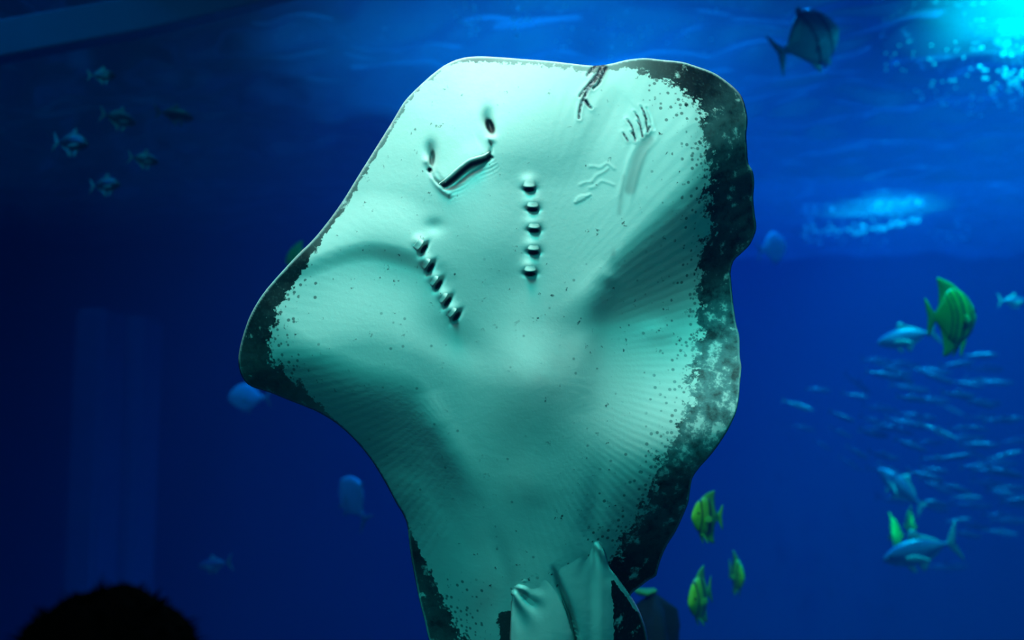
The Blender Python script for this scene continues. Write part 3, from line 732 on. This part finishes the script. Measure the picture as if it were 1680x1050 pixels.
# the shoal: one small fish, body with fins in one mesh, too small to show parts
def make_sardine():
    t = fish_body_mesh('sardine', SARD_P, M_sard, None, 12)
    parts = [fin('f', [(-.38,.012),(-.46,.07),(-.54,.12),(-.49,.03),(-.48,0),(-.49,-.03),(-.54,-.12),(-.46,-.07),(-.38,-.012)], M_sard, None),
             fin('f', [(.06,.07),(.0,.14),(-.06,.10),(-.10,.06)], M_sard, None), fin('f', [(-.12,-.06),(-.2,-.10),(-.26,-.07),(-.28,-.035)], M_sard, None)]
    bm = bmesh.new(); bm.from_mesh(t.data)
    for p in parts: bm.from_mesh(p.data)
    bm.to_mesh(t.data); bm.free()
    for p in parts: bpy.data.objects.remove(p)
    t.data.polygons.foreach_set('use_smooth', [True] * len(t.data.polygons))
    return t
SHOAL = [(1309,665,40,-18,30),(1318,701,34,-10,0),(1343,639,36,-4,0),(1407,629,44,-35,10),(1404,649,34,-10,0),(1382,683,34,-24,5),(1380,709,34,-22,0),(1350,730,24,-30,0),(1439,591,42,-2,0),
 (1448,614,44,-10,0),(1444,669,48,-6,0),(1435,691,42,-22,5),(1433,711,42,-12,0),(1407,742,34,-30,0),(1395,760,34,-35,0),(1450,747,44,-12,0),(1462,770,34,-30,45),
 (1607,583,44,2,0),(1618,604,52,0,0),(1607,625,44,0,38),(1580,628,22,60,0),(1634,627,44,-2,0),(1573,647,50,-4,0),(1616,661,44,0,18),(1562,672,34,-25,45),(1612,684,46,0,0),(1646,688,50,4,0),
 (1538,707,52,-24,45),(1580,702,34,0,10),(1601,702,32,-10,14),(1525,725,40,0,8),(1650,746,42,12,42),(1666,723,44,8,0),(1596,741,40,-30,0),(1536,752,40,0,8),(1568,749,42,6,0),(1634,773,54,-4,0),
 (1641,757,44,-8,0),(1493,636,54,-8,0),(1527,608,52,-6,0),(1527,656,52,-4,0),(1504,682,50,-8,0),(1488,694,54,-14,0),(1584,718,54,0,0),
 (1587,816,40,-2,30),(1594,828,54,-2,0),(1669,827,44,-4,22),(1659,853,54,-2,0),(1573,853,30,6,40),(1600,863,40,-10,22),(1642,873,42,-8,34),(1625,792,54,-6,0),(1518,780,46,-16,0),
 (1535,797,44,-26,0),(1650,775,50,-12,12),(1552,929,66,0,0),(1586,876,40,-10,0)]
for i in range(26):
    SHOAL.append((rnd.uniform(1440, 1680), rnd.uniform(590, 860), rnd.uniform(36, 52), rnd.uniform(-22, 8), rnd.uniform(0, 12)))
s0 = make_sardine(); taken = []
M_flash = mat_fish('flash_lit_sardine_scales', (0.40, 0.45, 0.66), (0.80, 0.80, 0.94), zr=(-.05, .06), rough=.2, metal=.3)  # lighter scales paint in the flash of light on turned flanks
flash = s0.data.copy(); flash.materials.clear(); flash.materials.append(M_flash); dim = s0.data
for i, (u, v, L, pt, rl) in enumerate(SHOAL):
    o = s0 if i == 0 else s0.copy()
    if i: COL.objects.link(o); o.data = dim
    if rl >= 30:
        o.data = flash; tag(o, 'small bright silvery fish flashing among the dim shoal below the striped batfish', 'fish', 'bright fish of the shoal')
    else:
        tag(o, 'small dim blue fish of the dense blurred shoal swimming below the striped batfish', 'fish', 'shoal of small blue fish')
    for _ in range(60):
        d = rnd.uniform(6.2, 8.4); c = P(u, v, d)
        if all((c - q).length > .21 for q in taken): break
    taken.append(c)
    place(o, u, v, d, L * 1.3, rnd.uniform(-14, 14), pt, rl)

# ------------------------------------------------------------------ the tank's rim beam, a pillar, a reef pinnacle, flecks for surface glints
M_conc = mat_noise('painted_concrete', (0.06, 0.14, 0.26), (0.08, 0.18, 0.32), 5, .8, .2)
def beam(name, pts, hw, hh, mat):
    p = [Vector(q) for q in pts]; vv, ff = [], []
    for i, q in enumerate(p):
        t = (p[min(i + 1, len(p) - 1)] - p[max(i - 1, 0)]).normalized()
        sd = t.cross(Vector((0, 0, 1))).normalized(); up = sd.cross(t)
        for a, b_ in ((-1, -.9), (-.9, -1), (.9, -1), (1, -.9), (1, .9), (.9, 1), (-.9, 1), (-1, .9)): vv.append(q + sd * a * hw + up * b_ * hh)
    for i in range(len(p) - 1):
        for j in range(8): ff.append((i * 8 + j, i * 8 + (j + 1) % 8, i * 8 + 8 + (j + 1) % 8, i * 8 + 8 + j))
    ff += [tuple(range(8)), tuple(range((len(p) - 1) * 8, len(p) * 8))[::-1]]
    return pyd(name, vv, ff, mat, None, False)
tag(beam('trim_1', [P(u, v, d) for u, v, d in ((-420, 118, 4.3), (-150, 98, 4.5), (40, 62, 4.7), (230, 28, 4.9), (400, -12, 5.1), (620, -70, 5.4))], .06, .085, M_conc), kind='structure')
def pillar(name, u0, u1, vtop, d):
    a, b_ = P(u0, 700, d), P(u1, 700, d); zt = P((u0 + u1) / 2, vtop, d).z
    o = box(name, (a.x, a.y - .35, ZF), (b_.x, a.y + .35, zt), M_conc, None, .05)
    return tag(o, kind='structure')
pillar('pillar', 136, 186, 508, 10.8); pillar('pillar', 206, 246, 520, 11.4)

M_rock = mat_noise('reef_rock', (0.004, 0.008, 0.010), (0.014, 0.024, 0.026), 9, .9, .8)
M_algae = mat_noise('green_coral', (0.06, 0.30, 0.08), (0.12, 0.45, 0.10), 20, .8, .5)
def reef(u, vtop, d):
    c = P(u, 700, d); zt = P(u, vtop, d).z; rg = random.Random(3)
    t = empty('reef_pinnacle', (c.x, c.y, ZF)); tag(t, 'dark reef pinnacle with green coral plates behind the pelvic fin of the ray', 'rock')
    n, sg = 40, 28; vv, ff = [], []; ph = [rg.uniform(0, 6) for _ in range(8)]
    for i in range(n + 1):
        q = i / n; z = (zt - ZF) * q
        r = (.62 * (1 - q) ** 1.4 + .085) * (1 if q < .94 else math.sqrt(max(0, 1 - ((q - .94) / .06) ** 2)) + .02)
        for j in range(sg):
            a = 6.2832 * j / sg
            k_ = 1 + .24 * math.sin(3 * a + ph[0] + 5 * q) + .1 * math.sin(5 * a + ph[1] - 14 * q) + .16 * math.sin(2 * a + 31 * q + ph[2]) + rg.uniform(-.08, .08)
            vv.append((r * k_ * math.cos(a), r * k_ * math.sin(a), z))
    for i in range(n):
        for j in range(sg): ff.append((i * sg + j, i * sg + (j + 1) % sg, (i + 1) * sg + (j + 1) % sg, (i + 1) * sg + j))
    ff += [tuple(range(sg))[::-1], tuple(range(n * sg, (n + 1) * sg))]
    pyd('rock', vv, ff, M_rock, t)
    for (pu, pv, rw, rh) in ((1060, 974, .046, .014), (1086, 1000, .04, .012), (1072, 1022, .05, .012)):
        p = P(pu, pv, d - .09) - Vector((c.x, c.y, ZF)); bm = bmesh.new(); bmesh.ops.create_icosphere(bm, subdivisions=3, radius=1)
        for v in bm.verts:
            k_ = 1 + .13 * math.sin(6 * math.atan2(v.co.y, v.co.x) + pu) ; v.co = (v.co.x * rw * k_, v.co.y * rw * k_ + .03, v.co.z * rh + .012 * (v.co.x ** 2))
            v.co += p
        me = bpy.data.meshes.new('coral_plate'); bm.to_mesh(me); bm.free(); o = link('coral_plate', me, M_algae, t)
        o['label'] = 'green coral plate'
    return t
reef(1068, 966, 4.0)

k = NT('glint_white')
kd = k.n('BsdfDiffuse', Color=(.9, .95, .95)); kt = k.n('BsdfTranslucent', Color=(.9, .95, .95)); km = k.n('MixShader', _0=.55)
k.t.links.new(kd.outputs[0], km.inputs[1]); k.t.links.new(kt.outputs[0], km.inputs[2]); M_glint = k.surf(km)
def glint(label, spots):  # solid white flecks stand in for light glints on the ripples
    bm = bmesh.new()
    for (u, v, r) in spots:
        d = (WZ - .16 - CAM.z) / (math.sin(PITCH) + (525 - v) / F * math.cos(PITCH))
        p = P(u, v, d); rr = r * d / F
        m = Matrix.Translation(p) @ Matrix.Diagonal((rr, rr, rr * .75, 1))
        bmesh.ops.create_icosphere(bm, subdivisions=2, radius=1, matrix=m)
    me = bpy.data.meshes.new('glint'); bm.to_mesh(me); bm.free(); o = link('glint', me, M_glint)
    tag(o, label, 'glint', None, 'stuff')
fr = random.Random(11)
za = [(fr.uniform(1312, 1420), fr.gauss(381, 7), fr.uniform(1.5, 4)) for _ in range(46)] + [(q, 384 - (q - 1400) * .22 + fr.gauss(0, 3), fr.uniform(1.5, 4)) for q in [fr.uniform(1400, 1510) for _ in range(42)]]
za += [(fr.uniform(1380, 1480), fr.uniform(330, 372), fr.uniform(1, 2.5)) for _ in range(26)] + [(fr.uniform(1515, 1590), fr.gauss(385, 12), fr.uniform(1, 2.5)) for _ in range(22)] + [(fr.uniform(1370, 1460), fr.uniform(390, 415), fr.uniform(1, 2.5)) for _ in range(14)]
glint('sparkling line of glint flecks at the far water surface on the right', za)
zb = [(fr.uniform(1500, 1680), fr.gauss(140, 22), fr.uniform(2, 4.5)) for _ in range(44)] + [(fr.uniform(1630, 1680), fr.gauss(130, 26), fr.uniform(2.5, 5)) for _ in range(26)] + [(fr.uniform(1440, 1600), fr.gauss(95, 14), fr.uniform(1.5, 3)) for _ in range(22)]
glint('bright glint flecks under the cyan-lit water surface in the upper right corner', zb)
zc = [(fr.gauss(770, 12), fr.gauss(35, 14), fr.uniform(1.5, 4)) for _ in range(18)] + [(fr.gauss(850, 9), fr.gauss(32, 12), fr.uniform(1.5, 4)) for _ in range(14)] + [(fr.uniform(880, 1180), fr.gauss(50, 22), fr.uniform(1, 2.6)) for _ in range(40)]
glint('scattered glint flecks at the water surface above the snout of the ray', zc)

# ------------------------------------------------------------------ a visitor watching from the dark hall, only the hair in the frame
M_pskin = mat_noise('skin', (0.20, 0.12, 0.09), (0.24, 0.14, 0.10), 30, .6, .05)
M_hair = mat_noise('black_hair', (0.0012, 0.0012, 0.0012), (0.002, 0.002, 0.002), 80, .9, .2, .03)
M_shirt = mat_noise('dark_cotton', (0.010, 0.010, 0.014), (0.016, 0.016, 0.02), 60, .9, .2, .2)
M_jean = mat_noise('dark_denim', (0.008, 0.010, 0.018), (0.014, 0.017, 0.028), 90, .9, .2, .2)
def visitor():
    top = P(182, 962, 1.2); c = Vector((top.x, top.y, 0)); hz = top.z - .02
    t = empty('person', c); tag(t, 'person with tousled black hair in silhouette, seen from behind, watching the ray', 'person')
    S = hz / 1.56
    V_ = {'pelvis': (0, 0, .86, .12), 'waist': (0, .01, 1.0, .112), 'chest': (0, .01, 1.16, .125), 'collar': (0, .0, 1.27, .09), 'neck': (0, .005, 1.325, .052), 'skull': (0, .02, 1.40, .075), 'brow': (0, .015, 1.475, .088), 'crown': (0, .0, 1.53, .05), 'nose': (0, .105, 1.425, .014)}
    for s, n in ((1, 'r'), (-1, 'l')):
        V_.update({n + 'sh': (.155 * s, 0, 1.245, .052), n + 'el': (.20 * s, -.01, .99, .038), n + 'wr': (.21 * s, .05, .77, .026), n + 'hd': (.21 * s, .065, .70, .028),
                   n + 'hip': (.085 * s, 0, .80, .09), n + 'kn': (.095 * s, .015, .45, .055), n + 'an': (.10 * s, -.01, .08, .038), n + 'toe': (.11 * s, .14, .035, .033), n + 'ear': (.088 * s, .01, 1.42, .014)})
        for q in range(4): V_[n + 'f%d' % q] = (.21 * s, .045 + .018 * q, .615 + .006 * abs(q - 1.5) ** 2, .0075); V_[n + 'k%d' % q] = (.213 * s, .048 + .017 * q, .665, .0095)
        V_[n + 'th'] = (.20 * s, .10, .665, .009)
    E_ = [('pelvis', 'waist'), ('waist', 'chest'), ('chest', 'collar'), ('collar', 'neck'), ('neck', 'skull'), ('skull', 'brow'), ('brow', 'crown'), ('skull', 'nose')]
    for n in 'rl':
        E_ += [('collar', n + 'sh'), (n + 'sh', n + 'el'), (n + 'el', n + 'wr'), (n + 'wr', n + 'hd'), ('pelvis', n + 'hip'), (n + 'hip', n + 'kn'), (n + 'kn', n + 'an'), (n + 'an', n + 'toe'), (n + 'hd', n + 'th'), ('skull', n + 'ear')]
        for q in range(4): E_ += [(n + 'hd', n + 'k%d' % q), (n + 'k%d' % q, n + 'f%d' % q)]
    ks = list(V_); me = bpy.data.meshes.new('body')
    me.from_pydata([tuple(x * S for x in V_[n][:3]) for n in ks], [(ks.index(a), ks.index(b_)) for a, b_ in E_], [])
    o = bpy.data.objects.new('body', me); COL.objects.link(o)
    sk = o.modifiers.new('skin', 'SKIN'); sk.use_smooth_shade = True
    for i, n in enumerate(ks):
        me.skin_vertices[0].data[i].radius = (V_[n][3] * S,) * 2; me.skin_vertices[0].data[i].use_root = (n == 'pelvis')
    ss = o.modifiers.new('sub', 'SUBSURF'); ss.levels = ss.render_levels = 2
    bpy.context.view_layer.update()
    ev = o.evaluated_get(bpy.context.evaluated_depsgraph_get()); m2 = bpy.data.meshes.new_from_object(ev)
    o.modifiers.clear(); o.data = m2; m2.materials.clear(); m2.materials.append(M_pskin); o.parent = t
    zmin = min(v.co.z for v in m2.vertices)
    for v in m2.vertices: v.co.z -= zmin
    def cloth(name, test, off, mat):
        bm = bmesh.new(); bm.from_mesh(m2)
        bmesh.ops.delete(bm, geom=[f for f in bm.faces if not test(f.calc_center_median() / S)], context='FACES')
        bm.normal_update()
        for v in bm.verts: v.co += v.normal * off
        mm = bpy.data.meshes.new(name); bm.to_mesh(mm); bm.free()
        link(name, mm, mat, t)
    cloth('shirt', lambda p: p.z > .80 and p.z < 1.30 and (abs(p.x) < .17 or p.z > .95), .008, M_shirt)
    cloth('trousers', lambda p: p.z < .90 and p.z > .09 and abs(p.x) < .18, .007, M_jean)
    # tousled hair: a cap with many tufts
    rg = random.Random(5); bm = bmesh.new(); bmesh.ops.create_uvsphere(bm, u_segments=72, v_segments=44, radius=1)
    hc = Vector((0, -.005, hz - .108)); R3 = Vector((.117, .125, .126))
    for v in list(bm.verts):
        n = v.co.copy(); w_ = 1 + .03 * math.sin(9 * n.x + 3 * n.y) * math.sin(8 * n.z + 2 * n.x) + rg.uniform(-.018, .022)
        v.co = Vector((n.x * R3.x, n.y * R3.y, n.z * R3.z)) * w_
    bmesh.ops.delete(bm, geom=[v for v in bm.verts if v.co.z < -.085 or (v.co.y > .075 and v.co.z < .05)], context='VERTS')
    def tuft(d, l, wd, lean):
        d = Vector(d).normalized(); b0 = Vector((d.x * R3.x, d.y * R3.y, d.z * R3.z)) * .97
        s1_ = d.cross(Vector((.3, .5, .8))).normalized(); s2_ = d.cross(s1_)
        tip = b0 + (d + Vector(lean)) * l
        q = [bm.verts.new(b0 + s1_ * wd), bm.verts.new(b0 - s1_ * .5 * wd + s2_ * .8 * wd), bm.verts.new(b0 - s1_ * .5 * wd - s2_ * .8 * wd)]
        m_ = [bm.verts.new(x.co * .45 + (b0 * .5 + tip * .5) * .55 + Vector(lean) * l * -.12) for x in q]; e = bm.verts.new(tip)
        for i in range(3):
            j = (i + 1) % 3; bm.faces.new((q[i], q[j], m_[j], m_[i])); bm.faces.new((m_[i], m_[j], e))
    for i in range(900):
        a, z = rg.uniform(0, 6.283), rg.uniform(-.35, 1); r_ = math.sqrt(max(0, 1 - z * z)); d = (r_ * math.cos(a), r_ * math.sin(a), z)
        if d[1] > .6 and z < .4: continue
        tuft(d, rg.uniform(.006, .017), rg.uniform(.003, .007), (rg.uniform(-.5, .5), rg.uniform(-.5, .5), rg.uniform(-.6, .2)))
    for dx, l, wd in ((-.03, .030, .005), (-.62, .022, .007), (-.58, .016, .006), (.55, .020, .007), (.28, .012, .009), (-.3, .012, .009)):
        tuft((dx, -.15, math.sqrt(1 - dx * dx)), l, wd, (.15, 0, 0))
    bmesh.ops.translate(bm, verts=bm.verts[:], vec=hc); mm = bpy.data.meshes.new('hair'); bm.to_mesh(mm); bm.free(); link('hair', mm, M_hair, t, False)
    return t
visitor()
